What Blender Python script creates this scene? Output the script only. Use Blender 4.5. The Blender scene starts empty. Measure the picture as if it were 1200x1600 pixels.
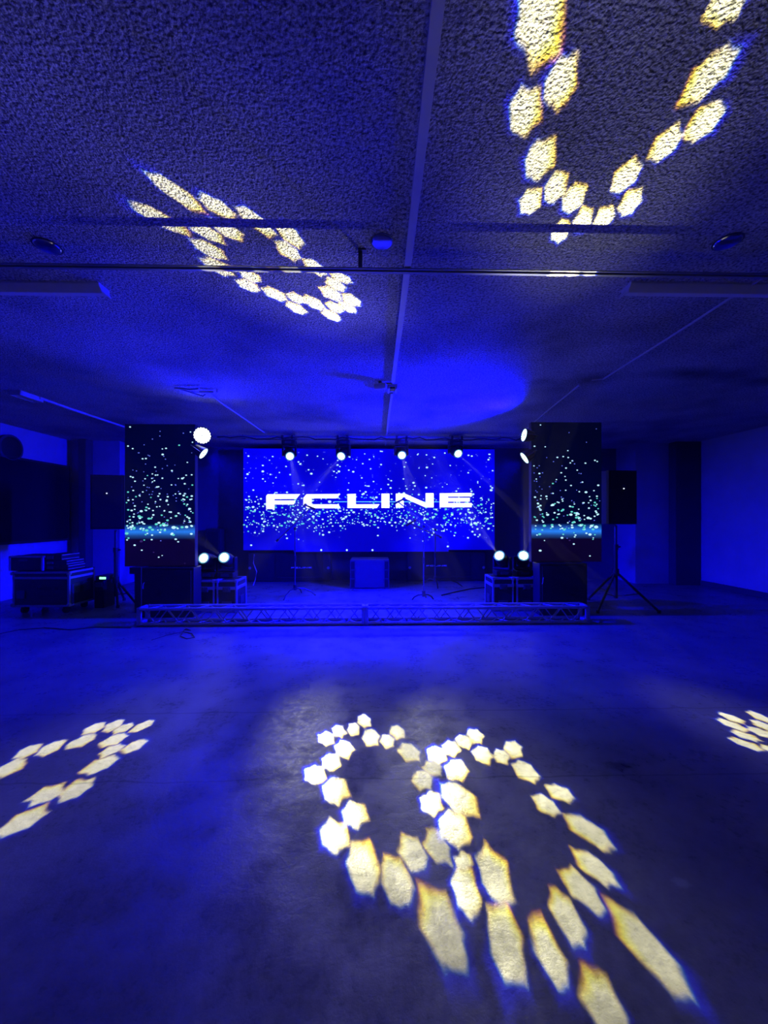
import bpy, bmesh, math, random
from mathutils import Vector, Matrix, Euler
random.seed(7)
S = bpy.context.scene
COL = S.collection
PI = math.pi
R = math.radians

# ------------------------------------------------------------------ camera model (photo frame 1200x1600)
CAM_H, FPX, HOR, YAW = 1.37, 600.0, 810.0, R(1.2)
CY, SY = math.cos(YAW), math.sin(YAW)
CEIL = 2.95
X_L, X_R = -6.2, 6.68           # side walls
Y_BACK, Y_BLOCK, Y_REAR = 8.6, 7.95, -5.5


def ray(px, py):
    xc, zc = (px - 600) / FPX, (HOR - py) / FPX
    return Vector((xc * CY + SY, -xc * SY + CY, zc))


def at_y(px, py, Y):
    d = ray(px, py); t = Y / d.y
    return Vector((d.x * t, Y, CAM_H + d.z * t))


def at_z(px, py, Z):
    d = ray(px, py); t = (Z - CAM_H) / d.z
    return Vector((d.x * t, d.y * t, Z))


def at_x(px, py, X):
    d = ray(px, py); t = X / d.x
    return Vector((X, d.y * t, CAM_H + d.z * t))


cam = bpy.data.cameras.new('camera')
cam.sensor_fit = 'HORIZONTAL'; cam.sensor_width = 36; cam.lens = 18.0
cam.shift_y = (HOR - 800) / 1200
cam.clip_start = .02
co = bpy.data.objects.new('camera', cam); COL.objects.link(co)
co.location = (0, 0, CAM_H); co.rotation_euler = (PI / 2, 0, -YAW)
S.camera = co

# ------------------------------------------------------------------ materials
MATS = {}


def nodes_of(m):
    m.use_nodes = True
    nt = m.node_tree
    return nt, nt.nodes, nt.links


def mat(name, col, rough=.5, metal=0., var=.12, scale=14., bump=0., bscale=120., spec=.5):
    if name in MATS: return MATS[name]
    m = bpy.data.materials.new(name); nt, N, L = nodes_of(m)
    b = N['Principled BSDF']
    tc = N.new('ShaderNodeTexCoord')
    nz = N.new('ShaderNodeTexNoise'); nz.inputs['Scale'].default_value = scale; nz.inputs['Detail'].default_value = 5
    L.new(tc.outputs['Object'], nz.inputs['Vector'])
    mx = N.new('ShaderNodeMix'); mx.data_type = 'RGBA'
    mx.inputs[6].default_value = [c * (1 - var) for c in col] + [1]
    mx.inputs[7].default_value = [min(1, c * (1 + var)) for c in col] + [1]
    L.new(nz.outputs['Fac'], mx.inputs[0]); L.new(mx.outputs[2], b.inputs['Base Color'])
    b.inputs['Roughness'].default_value = rough; b.inputs['Metallic'].default_value = metal
    b.inputs['Specular IOR Level'].default_value = spec
    if bump:
        n2 = N.new('ShaderNodeTexNoise'); n2.inputs['Scale'].default_value = bscale; n2.inputs['Detail'].default_value = 3
        L.new(tc.outputs['Object'], n2.inputs['Vector'])
        bp = N.new('ShaderNodeBump'); bp.inputs['Strength'].default_value = bump; bp.inputs['Distance'].default_value = .01
        L.new(n2.outputs['Fac'], bp.inputs['Height']); L.new(bp.outputs['Normal'], b.inputs['Normal'])
    MATS[name] = m
    return m


def glow(name, col, strength):
    if name in MATS: return MATS[name]
    m = bpy.data.materials.new(name); nt, N, L = nodes_of(m)
    b = N['Principled BSDF']
    b.inputs['Base Color'].default_value = (.02, .02, .02, 1); b.inputs['Roughness'].default_value = .3
    b.inputs['Emission Color'].default_value = (*col, 1); b.inputs['Emission Strength'].default_value = strength
    MATS[name] = m
    return m


BLACK = mat('black_paint', (.018, .018, .02), .6, bump=.15)
BLACKP = mat('black_plastic', (.022, .022, .025), .4)
GRILLE = mat('black_grille', (.012, .012, .014), .75, bump=.6, bscale=400)
ALU = mat('brushed_aluminium', (.5, .5, .52), .5, .35)
ALUD = mat('dull_aluminium', (.42, .42, .45), .5, .3)
PLY = mat('black_laminate', (.025, .025, .03), .5)
WHITEP = mat('white_plastic', (.72, .72, .72), .4)
GREYP = mat('grey_pvc', (.58, .58, .6), .5)
STEEL = mat('dark_steel', (.12, .12, .13), .45, .6)
RUBBER = mat('black_rubber', (.015, .015, .015), .7)
PLASTER = mat('painted_plaster', (.48, .48, .5), .8, var=.18, scale=2.5, bump=.2, bscale=30)
PLASTER_D = mat('dark_painted_plaster', (.07, .07, .08), .85, var=.2, scale=3)
LENS = glow('lit_lens', (1., 1., .96), 6.)
LENSRING = glow('lens_rim_reflection_glow', (.2, .7, .95), .6)  # internal reflection at the lens edge, put in as a cyan glow
PARLENS = glow('lit_diode_lens', (.62, .98, 1.), 2.2)
PARLENS_HOT = glow('lit_diode_lens_bright', (.9, 1., 1.), 6.)
GREENLED = glow('green_indicator', (.25, 1., .45), 2.)
SPOTLED = glow('white_indicator', (.7, .8, 1.), 1.5)


def ceiling_mat():
    m = bpy.data.materials.new('sprayed_ceiling'); nt, N, L = nodes_of(m); b = N['Principled BSDF']
    tc = N.new('ShaderNodeTexCoord')
    n1 = N.new('ShaderNodeTexNoise'); n1.inputs['Scale'].default_value = 62; n1.inputs['Detail'].default_value = 4; n1.inputs['Roughness'].default_value = .65
    n2 = N.new('ShaderNodeTexVoronoi'); n2.inputs['Scale'].default_value = 85
    n3 = N.new('ShaderNodeTexNoise'); n3.inputs['Scale'].default_value = 1.1; n3.inputs['Detail'].default_value = 6
    for n in (n1, n2, n3): L.new(tc.outputs['Object'], n.inputs['Vector'])
    rp = N.new('ShaderNodeValToRGB')
    rp.color_ramp.elements[0].position = .36; rp.color_ramp.elements[0].color = (.24, .24, .24, 1)
    rp.color_ramp.elements[1].position = .58; rp.color_ramp.elements[1].color = (.8, .79, .77, 1)
    L.new(n1.outputs['Fac'], rp.inputs[0])
    r3 = N.new('ShaderNodeValToRGB')
    r3.color_ramp.elements[0].position = .3; r3.color_ramp.elements[0].color = (.55, .55, .56, 1)
    r3.color_ramp.elements[1].position = .55; r3.color_ramp.elements[1].color = (1, 1, 1, 1)
    L.new(n3.outputs['Fac'], r3.inputs[0])
    mu = N.new('ShaderNodeMix'); mu.data_type = 'RGBA'; mu.blend_type = 'MULTIPLY'; mu.inputs[0].default_value = 1
    L.new(rp.outputs[0], mu.inputs[6]); L.new(r3.outputs[0], mu.inputs[7])
    # two old smoke / damp stains on the ceiling
    last = mu.outputs[2]
    for (px, py, rx, ry, a) in ((1075, 583, .75, .28, .75), (922, 592, .3, .3, .6), (1190, 595, .6, .25, .5), (850, 594, .2, .2, .4)):
        c = at_z(px, py, CEIL)
        mp = N.new('ShaderNodeMapping'); mp.vector_type = 'TEXTURE'
        mp.inputs['Location'].default_value = (c.x, c.y, 0); mp.inputs['Scale'].default_value = (rx, ry, 99)
        L.new(tc.outputs['Object'], mp.inputs['Vector'])
        ln = N.new('ShaderNodeVectorMath'); ln.operation = 'LENGTH'; L.new(mp.outputs[0], ln.inputs[0])
        ad = N.new('ShaderNodeMath'); ad.operation = 'MULTIPLY_ADD'; ad.inputs[1].default_value = 1.2
        L.new(n3.outputs['Fac'], ad.inputs[0]); L.new(ln.outputs['Value'], ad.inputs[2])
        mr = N.new('ShaderNodeMapRange'); mr.inputs[1].default_value = .7; mr.inputs[2].default_value = 1.5
        mr.inputs[3].default_value = a; mr.inputs[4].default_value = 0
        L.new(ad.outputs[0], mr.inputs[0])
        mm = N.new('ShaderNodeMix'); mm.data_type = 'RGBA'; mm.inputs[7].default_value = (.03, .03, .03, 1)
        L.new(mr.outputs[0], mm.inputs[0]); L.new(last, mm.inputs[6]); last = mm.outputs[2]
    L.new(last, b.inputs['Base Color'])
    b.inputs['Roughness'].default_value = .95; b.inputs['Specular IOR Level'].default_value = .1
    hs = N.new('ShaderNodeMath'); hs.operation = 'MULTIPLY_ADD'; hs.inputs[1].default_value = -.5
    L.new(n2.outputs['Distance'], hs.inputs[0]); L.new(n1.outputs['Fac'], hs.inputs[2])
    bp = N.new('ShaderNodeBump'); bp.inputs['Strength'].default_value = .9; bp.inputs['Distance'].default_value = .028
    L.new(hs.outputs[0], bp.inputs['Height']); L.new(bp.outputs['Normal'], b.inputs['Normal'])
    return m


def floor_mat():
    m = bpy.data.materials.new('worn_concrete'); nt, N, L = nodes_of(m); b = N['Principled BSDF']
    tc = N.new('ShaderNodeTexCoord')
    n1 = N.new('ShaderNodeTexNoise'); n1.inputs['Scale'].default_value = 1.6; n1.inputs['Detail'].default_value = 9; n1.inputs['Roughness'].default_value = .62
    n2 = N.new('ShaderNodeTexNoise'); n2.inputs['Scale'].default_value = 26; n2.inputs['Detail'].default_value = 8; n2.inputs['Roughness'].default_value = .7
    n3 = N.new('ShaderNodeTexNoise'); n3.inputs['Scale'].default_value = 4.; n3.inputs['Detail'].default_value = 8
    n4 = N.new('ShaderNodeTexNoise'); n4.inputs['Scale'].default_value = 110; n4.inputs['Detail'].default_value = 2
    for n in (n1, n2, n3, n4): L.new(tc.outputs['Object'], n.inputs['Vector'])
    r1 = N.new('ShaderNodeValToRGB')
    r1.color_ramp.elements[0].position = .32; r1.color_ramp.elements[0].color = (.17, .17, .175, 1)
    r1.color_ramp.elements[1].position = .68; r1.color_ramp.elements[1].color = (.31, .31, .31, 1)
    L.new(n1.outputs['Fac'], r1.inputs[0])
    r2 = N.new('ShaderNodeValToRGB')
    r2.color_ramp.elements[0].position = .22; r2.color_ramp.elements[0].color = (.7, .7, .7, 1)
    r2.color_ramp.elements[1].position = .62; r2.color_ramp.elements[1].color = (1, 1, 1, 1)
    L.new(n2.outputs['Fac'], r2.inputs[0])
    mu = N.new('ShaderNodeMix'); mu.data_type = 'RGBA'; mu.blend_type = 'MULTIPLY'; mu.inputs[0].default_value = 1
    L.new(r1.outputs[0], mu.inputs[6]); L.new(r2.outputs[0], mu.inputs[7])
    last = mu.outputs[2]
    # sawn joints across the slab
    sp = N.new('ShaderNodeSeparateXYZ'); L.new(tc.outputs['Object'], sp.inputs[0])
    for yj, wj in ((2.02, .006), (2.73, .008), (4.88, .006)):
        wob = N.new('ShaderNodeMath'); wob.operation = 'MULTIPLY_ADD'; wob.inputs[1].default_value = .06
        L.new(n3.outputs['Fac'], wob.inputs[0]); L.new(sp.outputs[1], wob.inputs[2])
        df = N.new('ShaderNodeMath'); df.operation = 'COMPARE'; df.inputs[1].default_value = yj + .03; df.inputs[2].default_value = wj
        L.new(wob.outputs[0], df.inputs[0])
        ml = N.new('ShaderNodeMath'); ml.operation = 'MULTIPLY'; ml.inputs[1].default_value = .38; L.new(df.outputs[0], ml.inputs[0])
        mm = N.new('ShaderNodeMix'); mm.data_type = 'RGBA'; mm.inputs[7].default_value = (.04, .04, .04, 1)
        L.new(ml.outputs[0], mm.inputs[0]); L.new(last, mm.inputs[6]); last = mm.outputs[2]
    # a dark oil stain and a pale scuffed patch
    for (px, py, rx, ry, c, a) in ((966, 1196, .13, .06, (.03, .03, .03), .8), (1065, 1380, .05, .035, (.5, .5, .5), .5)):
        p = at_z(px, py, 0)
        mp = N.new('ShaderNodeMapping'); mp.vector_type = 'TEXTURE'
        mp.inputs['Location'].default_value = (p.x, p.y, 0); mp.inputs['Scale'].default_value = (rx, ry, 99)
        L.new(tc.outputs['Object'], mp.inputs['Vector'])
        ln = N.new('ShaderNodeVectorMath'); ln.operation = 'LENGTH'; L.new(mp.outputs[0], ln.inputs[0])
        ad = N.new('ShaderNodeMath'); ad.operation = 'MULTIPLY_ADD'; ad.inputs[1].default_value = 1.6
        L.new(n2.outputs['Fac'], ad.inputs[0]); L.new(ln.outputs['Value'], ad.inputs[2])
        mr = N.new('ShaderNodeMapRange'); mr.inputs[1].default_value = 1.1; mr.inputs[2].default_value = 1.6
        mr.inputs[3].default_value = a; mr.inputs[4].default_value = 0
        L.new(ad.outputs[0], mr.inputs[0])
        mm = N.new('ShaderNodeMix'); mm.data_type = 'RGBA'; mm.inputs[7].default_value = (*c, 1)
        L.new(mr.outputs[0], mm.inputs[0]); L.new(last, mm.inputs[6]); last = mm.outputs[2]
    L.new(last, b.inputs['Base Color'])
    rr = N.new('ShaderNodeMapRange'); rr.inputs[1].default_value = .35; rr.inputs[2].default_value = .65
    rr.inputs[3].default_value = FLOOR_ROUGH[0]; rr.inputs[4].default_value = FLOOR_ROUGH[1]
    mxr = N.new('ShaderNodeMath'); mxr.operation = 'MULTIPLY_ADD'; mxr.inputs[1].default_value = .6
    hlf = N.new('ShaderNodeMath'); hlf.operation = 'MULTIPLY'; hlf.inputs[1].default_value = .45; L.new(n3.outputs['Fac'], hlf.inputs[0])
    L.new(n2.outputs['Fac'], mxr.inputs[0]); L.new(hlf.outputs[0], mxr.inputs[2])
    L.new(mxr.outputs[0], rr.inputs[0]); L.new(rr.outputs[0], b.inputs['Roughness'])
    sm_ = N.new('ShaderNodeMapRange'); sm_.inputs[1].default_value = .42; sm_.inputs[2].default_value = .6
    sm_.inputs[3].default_value = .12; sm_.inputs[4].default_value = .75
    L.new(n3.outputs['Fac'], sm_.inputs[0]); L.new(sm_.outputs[0], b.inputs['Specular IOR Level'])
    hs = N.new('ShaderNodeMath'); hs.operation = 'MULTIPLY_ADD'; hs.inputs[1].default_value = .25
    L.new(n4.outputs['Fac'], hs.inputs[0]); L.new(n2.outputs['Fac'], hs.inputs[2])
    bp = N.new('ShaderNodeBump'); bp.inputs['Strength'].default_value = .3; bp.inputs['Distance'].default_value = .007
    L.new(hs.outputs[0], bp.inputs['Height']); L.new(bp.outputs['Normal'], b.inputs['Normal'])
    return m


FLOOR_ROUGH = (.16, .5)

# ------------------------------------------------------------------ mesh builder


class MB:
    def __init__(s): s.bm = bmesh.new()

    def box(s, x0, x1, y0, y1, z0, z1, bev=0.):
        M = Matrix.Translation(((x0 + x1) / 2, (y0 + y1) / 2, (z0 + z1) / 2)) @ Matrix.Diagonal((abs(x1 - x0), abs(y1 - y0), abs(z1 - z0), 1))
        r = bmesh.ops.create_cube(s.bm, size=1, matrix=M)
        if bev:
            ed = list({e for v in r['verts'] for e in v.link_edges})
            bmesh.ops.bevel(s.bm, geom=ed, offset=bev, segments=2, affect='EDGES', profile=.5)
        return s

    def obox(s, M, sx, sy, sz, bev=0.):
        r = bmesh.ops.create_cube(s.bm, size=1, matrix=M @ Matrix.Diagonal((sx, sy, sz, 1)))
        if bev:
            ed = list({e for v in r['verts'] for e in v.link_edges})
            bmesh.ops.bevel(s.bm, geom=ed, offset=bev, segments=2, affect='EDGES', profile=.5)
        return s

    def cyl(s, a, b, r, r2=None, n=16):
        a, b = Vector(a), Vector(b); d = b - a
        M = Matrix.Translation((a + b) / 2) @ d.to_track_quat('Z', 'Y').to_matrix().to_4x4()
        bmesh.ops.create_cone(s.bm, cap_ends=True, segments=n, radius1=r, radius2=r if r2 is None else r2, depth=d.length, matrix=M)
        return s

    def tube(s, pts, r, n=8):
        pts = [Vector(p) for p in pts]; rings = []
        up = Vector((0, 0, 1))
        for i, p in enumerate(pts):
            t = (pts[min(i + 1, len(pts) - 1)] - pts[max(i - 1, 0)]).normalized()
            u = t.cross(up)
            if u.length < .05: u = t.cross(Vector((0, 1, 0)))
            u.normalize(); v = u.cross(t)
            rings.append([s.bm.verts.new(p + (u * math.cos(2 * PI * k / n) + v * math.sin(2 * PI * k / n)) * r) for k in range(n)])
        for a, b in zip(rings, rings[1:]):
            for k in range(n): s.bm.faces.new((a[k], a[(k + 1) % n], b[(k + 1) % n], b[k]))
        s.bm.faces.new(list(reversed(rings[0]))); s.bm.faces.new(rings[-1])
        return s

    def lathe(s, prof, M=Matrix(), n=24, cap=True):
        rings = [[s.bm.verts.new(M @ Vector((r * math.cos(2 * PI * k / n), r * math.sin(2 * PI * k / n), z))) for k in range(n)] for r, z in prof]
        for a, b in zip(rings, rings[1:]):
            for k in range(n): s.bm.faces.new((a[k], a[(k + 1) % n], b[(k + 1) % n], b[k]))
        if cap:
            s.bm.faces.new(list(reversed(rings[0]))); s.bm.faces.new(rings[-1])
        return s

    def prism(s, pts, y0, y1):
        """pts: (x, z) outline, extruded along y"""
        a = [s.bm.verts.new((x, y0, z)) for x, z in pts]; b = [s.bm.verts.new((x, y1, z)) for x, z in pts]
        n = len(pts)
        s.bm.faces.new(a); s.bm.faces.new(list(reversed(b)))
        for k in range(n): s.bm.faces.new((a[k], b[k], b[(k + 1) % n], a[(k + 1) % n]))
        return s

    def shift(s, d):
        bmesh.ops.translate(s.bm, verts=s.bm.verts, vec=Vector(d)); return s

    def build(s, name, m, parent=None, smooth=False):
        bmesh.ops.recalc_face_normals(s.bm, faces=s.bm.faces)
        me = bpy.data.meshes.new(name); s.bm.to_mesh(me); s.bm.free()
        for mm in (m if isinstance(m, (list, tuple)) else [m]): me.materials.append(mm)
        if smooth:
            for p in me.polygons: p.use_smooth = True
            me.set_sharp_from_angle(angle=R(35))
        o = bpy.data.objects.new(name, me); COL.objects.link(o)
        if parent: o.parent = parent
        return o


def tag(o, label=None, cat=None, group=None, kind=None):
    for k, v in (('label', label), ('category', cat), ('group', group), ('kind', kind)):
        if v: o[k] = v
    return o


def thing(name, loc, label, cat, group=None, rz=0.):
    o = bpy.data.objects.new(name, None); COL.objects.link(o)
    o.empty_display_size = .1; o.location = loc; o.rotation_euler = (0, 0, rz)
    return tag(o, label, cat, group)


def struct(name, mb, m): return tag(mb.build(name, m), kind='structure')


# ------------------------------------------------------------------ room shell
T = .15
struct('floor', MB().box(X_L - T, X_R + T, Y_REAR - T, Y_BACK + T, -T, 0), floor_mat())
struct('ceiling', MB().box(X_L - T, X_R + T, Y_REAR - T, Y_BACK + T, CEIL, CEIL + T), ceiling_mat())
BACK = mat('dark_stage_wall', (.16, .16, .18), .85, var=.2, scale=2, bump=.15, bscale=30)
struct('wall_back', MB().box(X_L, X_R, Y_BACK, Y_BACK + T, 0, CEIL), BACK)
struct('wall_left', MB().box(X_L - T, X_L, Y_REAR, Y_BACK, 0, CEIL), PLASTER)
struct('wall_right', MB().box(X_R, X_R + T, Y_REAR, Y_BACK, 0, CEIL), PLASTER)
struct('wall_rear', MB().box(X_L, X_R, Y_REAR - T, Y_REAR, 0, CEIL), PLASTER)
XBR = at_y(993, 800, Y_BLOCK).x; XBL = at_y(187, 800, Y_BLOCK).x
struct('trim_1', MB().box(X_L, XBL, Y_BLOCK, Y_BACK, 0, CEIL), PLASTER)
struct('trim_2', MB().box(XBR, X_R, Y_BLOCK, Y_BACK, 0, CEIL), PLASTER)
pr0, pr1 = at_y(1056, 800, 7.75).x, at_y(1096, 800, 7.75).x
struct('trim_3', MB().box(pr0, pr1, 7.75, Y_BLOCK, 0, CEIL, .01), PLASTER_D)
pl0, pl1 = at_y(122, 800, 7.75).x, at_y(134, 800, 7.75).x
struct('trim_4', MB().box(pl0, pl1, 7.75, Y_BLOCK, 0, CEIL, .01), PLASTER_D)
struct('baseboard_right', MB().box(X_R - .02, X_R, Y_REAR, 7.75, 0, .1), PLASTER_D)

# ------------------------------------------------------------------ LED screens


def dot_mesh(spots, Y, root_loc):
    bm = bmesh.new()
    for (x, z, rx, rz, mi) in spots:
        vs = [bm.verts.new((x + rx * math.cos(2 * PI * k / 8), Y, z + rz * math.sin(2 * PI * k / 8))) for k in range(8)]
        f = bm.faces.new(vs); f.material_index = mi
    bmesh.ops.translate(bm, verts=bm.verts, vec=-Vector(root_loc))
    mb = MB(); mb.bm.free(); mb.bm = bm
    return mb


DOTW = glow('screen_spark_white', (.5, .85, 1.), 1.1)
DOTC = glow('screen_spark_cyan', (.12, .7, .62), 1.)
DOTB = glow('screen_spark_blue', (.14, .2, .95), .9)
DOTD = glow('screen_spark_dim', (.1, .05, .35), .35)


def screen_mat(name, z_of, stops):
    """picture shown on a display: a vertical blend of emitted colours; stops = (z, rgb)"""
    m = bpy.data.materials.new(name); nt, N, L = nodes_of(m); b = N['Principled BSDF']
    g = N.new('ShaderNodeNewGeometry'); sp = N.new('ShaderNodeSeparateXYZ'); L.new(g.outputs['Position'], sp.inputs[0])
    z0, z1 = stops[0][0], stops[-1][0]
    mr = N.new('ShaderNodeMapRange'); mr.inputs[1].default_value = z0; mr.inputs[2].default_value = z1
    L.new(sp.outputs[2], mr.inputs[0])
    nz = N.new('ShaderNodeTexNoise'); nz.inputs['Scale'].default_value = 3; nz.inputs['Detail'].default_value = 3
    L.new(g.outputs['Position'], nz.inputs['Vector'])
    rp = N.new('ShaderNodeValToRGB')
    e = rp.color_ramp.elements
    for i, (z, c) in enumerate(stops):
        t = (z - z0) / (z1 - z0)
        el = e[0] if i == 0 else (e[len(e) - 1] if i == len(stops) - 1 else e.new(t))
        el.position = t; el.color = (*c, 1)
    L.new(mr.outputs[0], rp.inputs[0])
    mx = N.new('ShaderNodeMix'); mx.data_type = 'RGBA'; mx.blend_type = 'MULTIPLY'; mx.inputs[0].default_value = .5
    L.new(rp.outputs[0], mx.inputs[6]); L.new(nz.outputs['Fac'], mx.inputs[7])
    L.new(mx.outputs[2], b.inputs['Emission Color']); b.inputs['Emission Strength'].default_value = 1.3
    b.inputs['Base Color'].default_value = (.012, .012, .014, 1); b.inputs['Roughness'].default_value = .55
    return m


def side_screen(px0, px1, py0, py1, label, seed, band, count=250):
    Y = 5.45
    a, b = at_y(px0, py1, Y), at_y(px1, py0, Y)
    t = thing('screen', ((a.x + b.x) / 2, Y, a.z), label, 'screen', 'tall side screens')
    off = -t.location
    MB().box(a.x, b.x, Y, Y + .085, a.z, b.z, .004).shift(off).build('cabinet', BLACK, t)
    zb = lambda py: at_y((px0 + px1) / 2, py, Y).z
    sm = screen_mat('side_picture', None, [(zb(py1), (.0025, .0006, .012)), (zb(band + 12), (.003, .0006, .014)), (zb(band + 6), (.012, .06, .25)),
                                         (zb(band), (.02, .22, .9)), (zb(band - 6), (.01, .08, .4)), (zb(band - 12), (.0, .001, .018)), (zb(py0), (.0, .0006, .012))])
    d = MB().box(a.x + .004, b.x - .004, Y - .004, Y + .001, a.z + .004, b.z - .004).shift(off).build('display', sm, t)
    rnd = random.Random(seed); sp = []
    k = FPX / Y
    for i in range(count):
        u = rnd.random()
        if u < .74: py = band - 2 - abs(rnd.gauss(0, 50))
        elif u < .9: py = py0 + 4 + rnd.random() * (band - py0)
        elif u < .96: py = band + rnd.random() * 16
        else: py = band + 10 + rnd.random() * (py1 - band - 14)
        if py < py0 + 3 or py > py1 - 3: continue
        px = px0 + 3 + rnd.random() * (px1 - px0 - 6)
        near = max(0, 1 - abs(py - band) / 75)
        r = rnd.uniform(.7, 1.5) + (rnd.random() ** 2) * 1.5 * near + (.6 if rnd.random() < .07 else 0)
        p = at_y(px, py, Y)
        mi = (3 if rnd.random() < .6 else 0) if py > band + 14 else (2 if r < 1.05 else (1 if rnd.random() < .45 * near + .05 else 0))
        sp.append((p.x, p.z, r * 1.15 / k, r * .78 / k, mi))
    dm = dot_mesh(sp, Y - .0065, t.location).build('spark_pattern', [DOTW, DOTC, DOTB, DOTD], d)
    dm['kind'] = 'stuff'
    # feet the cabinet stands on
    return t


side_screen(195, 305, 663, 885, 'tall narrow screen of white sparks beside the lamp that glares straight at the camera', 3, 831)
side_screen(830, 940, 660, 878, 'tall narrow screen of white sparks with a sharp top edge, nearest the bare wall', 5, 830, 205)

YM = 8.2
ma, mbb = at_y(380, 860, YM), at_y(773, 702, YM)
scr = thing('screen', ((ma.x + mbb.x) / 2, YM, ma.z), 'wide screen with big white lettering and sparks at the back of the stage', 'screen')
so = -scr.location
MB().box(ma.x, mbb.x, YM, YM + .09, ma.z, mbb.z, .004).shift(so).build('cabinet', BLACK, scr)
# modules hang at slightly different heights along the lower edge
x1_, x2_ = at_y(459, 800, YM).x, at_y(701, 800, YM).x
MB().box(x1_, x2_, YM, YM + .09, ma.z - .035, ma.z).shift(so).build('lower_module', BLACK, scr)


def main_screen_mat():
    m = bpy.data.materials.new('main_picture'); nt, N, L = nodes_of(m); b = N['Principled BSDF']
    g = N.new('ShaderNodeNewGeometry'); sp = N.new('ShaderNodeSeparateXYZ'); L.new(g.outputs['Position'], sp.inputs[0])
    nz = N.new('ShaderNodeTexNoise'); nz.inputs['Scale'].default_value = .9; nz.inputs['Detail'].default_value = 1
    L.new(g.outputs['Position'], nz.inputs['Vector'])
    rp = N.new('ShaderNodeValToRGB')
    rp.color_ramp.elements[0].position = .35; rp.color_ramp.elements[0].color = (.0005, .0, .5, 1)
    rp.color_ramp.elements[1].position = .65; rp.color_ramp.elements[1].color = (.001, .0, .95, 1)
    L.new(nz.outputs['Fac'], rp.inputs[0])
    L.new(rp.outputs[0], b.inputs['Emission Color']); b.inputs['Emission Strength'].default_value = 1.
    b.inputs['Base Color'].default_value = (.012, .012, .014, 1); b.inputs['Roughness'].default_value = .55
    return m


MSM = main_screen_mat()
disp = MB().box(ma.x + .004, mbb.x - .004, YM - .004, YM + .001, ma.z + .004, mbb.z - .004).box(x1_ + .003, x2_ - .003, YM - .004, YM + .001, ma.z - .033, ma.z + .004).shift(so).build('display', MSM, scr)
rnd = random.Random(11); sp = []; kM = FPX / YM
for i in range(1250):
    u = rnd.random()
    if u < .62: py = 800 + rnd.gauss(0, 17) + 3
    elif u < .93: py = 705 + rnd.random() * 118
    else: py = 815 + abs(rnd.gauss(0, 12))
    px = 381 + rnd.random() * 390
    if py < 705 or py > 856: continue
    if 640 > px > 520 and py > 822 and rnd.random() < .6: continue
    near = max(0, 1 - abs(py - 803) / 45)
    r = rnd.uniform(.4, .95) + rnd.random() ** 3 * 1.1
    if rnd.random() < .03: r += .6
    p = at_y(px, py, YM)
    mi = 2 if r < (.66 if near > .3 else .85) else (1 if rnd.random() < .55 * near else 0)
    sp.append((p.x, p.z, r * 1.15 / kM, r * .85 / kM, mi))
for px in (502, 542, 582):
    p = at_y(px, 859.5, YM); sp.append((p.x, p.z, 1.6 / kM, 1.6 / kM, 0))
dm = dot_mesh(sp, YM - .0065, scr.location).build('spark_pattern', [DOTW, DOTC, DOTB, DOTD], disp); dm['kind'] = 'stuff'
LETTERS = {
    'F': [[(416, 775), (418, 772.3), (469, 772), (463, 779.5), (429, 779.7), (429, 782), (462, 782), (459, 788.2), (429, 788.2), (429, 795.3), (416, 795.3)]],
    'C': [[(474, 778), (479, 772.2), (532, 771.8), (525.5, 778.6), (487, 778.6), (487, 788), (529, 788), (532, 794.2), (480, 794.2), (474, 789)]],
    'L': [[(543, 772), (556, 771.6), (556, 788), (593, 787.8), (589, 793.8), (543, 793.8)]],
    'I': [[(596, 771.4), (608.5, 771.2), (608.5, 793.6), (596, 793.6)]],
    'N': [[(618.5, 771.3), (632, 771), (665, 785.5), (665, 770.6), (677.5, 770.5), (677.5, 792.8), (664.5, 792.8), (630.8, 778), (630.8, 793.2), (618.5, 793.2)]],
    'E': [[(687, 770.8), (737, 770.2), (737, 775.6), (700, 775.8), (700, 777.8), (734, 777.8), (734, 783.6), (700, 783.8), (700, 786), (737, 786), (737, 792.4), (687, 792.6)]],
}
LOGO = glow('logo_white', (1., 1., 1.), 1.6)


def logo(x_shift, xs, y_mid, Y, dep, parent, m, root):
    """letters of the maker's plate; pixel outline scaled about its middle (576, 783)"""
    mb = MB()
    for polys in LETTERS.values():
        for pl in polys:
            q = [at_y(x_shift + (x - 576) * xs, y_mid + (y - 783) * xs, Y) for x, y in pl]
            mb.prism([(v.x, v.z) for v in q], Y - dep, Y)
    mb.shift(-root.location)
    return mb.build('lettering', m, parent)


logo(576, 1, 783, YM - .005, .004, disp, LOGO, scr)
LINE = glow('screen_line', (.1, .6, 1.), 1.)
la, lb = at_y(522, 784, YM), at_y(690, 782.6, YM)
MB().box(la.x, lb.x, YM - .0062, YM - .0045, la.z - .009, la.z + .009).shift(so).build('light_streak', LINE, disp)

# ------------------------------------------------------------------ speakers below the side screens


def cab(px0, px1, pyt, label, Yf=5.36):
    a, b = at_y(px0, pyt, Yf), at_y(px1, pyt, Yf)
    t = thing('speaker', ((a.x + b.x) / 2, Yf + .12, 0), label, 'speaker', 'black cabinets below the side screens')
    o = -t.location; z1 = a.z
    MB().box(a.x, b.x, Yf, Yf + .235, .0, z1, .012).shift(o).build('body', BLACK, t)
    MB().box(a.x + .035, b.x - .035, Yf - .012, Yf + .002, .05, z1 - .04, .004).shift(o).build('grille', GRILLE, t)
    xe = a.x
    MB().tube([(xe + .05, Yf - .014, z1 - .2), (xe + .04, Yf - .026, z1 - .22), (xe + .035, Yf - .026, z1 - .27), (xe + .03, Yf - .014, z1 - .29)], .006).shift(o).build('handle', ALUD, t)
    return t


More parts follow.
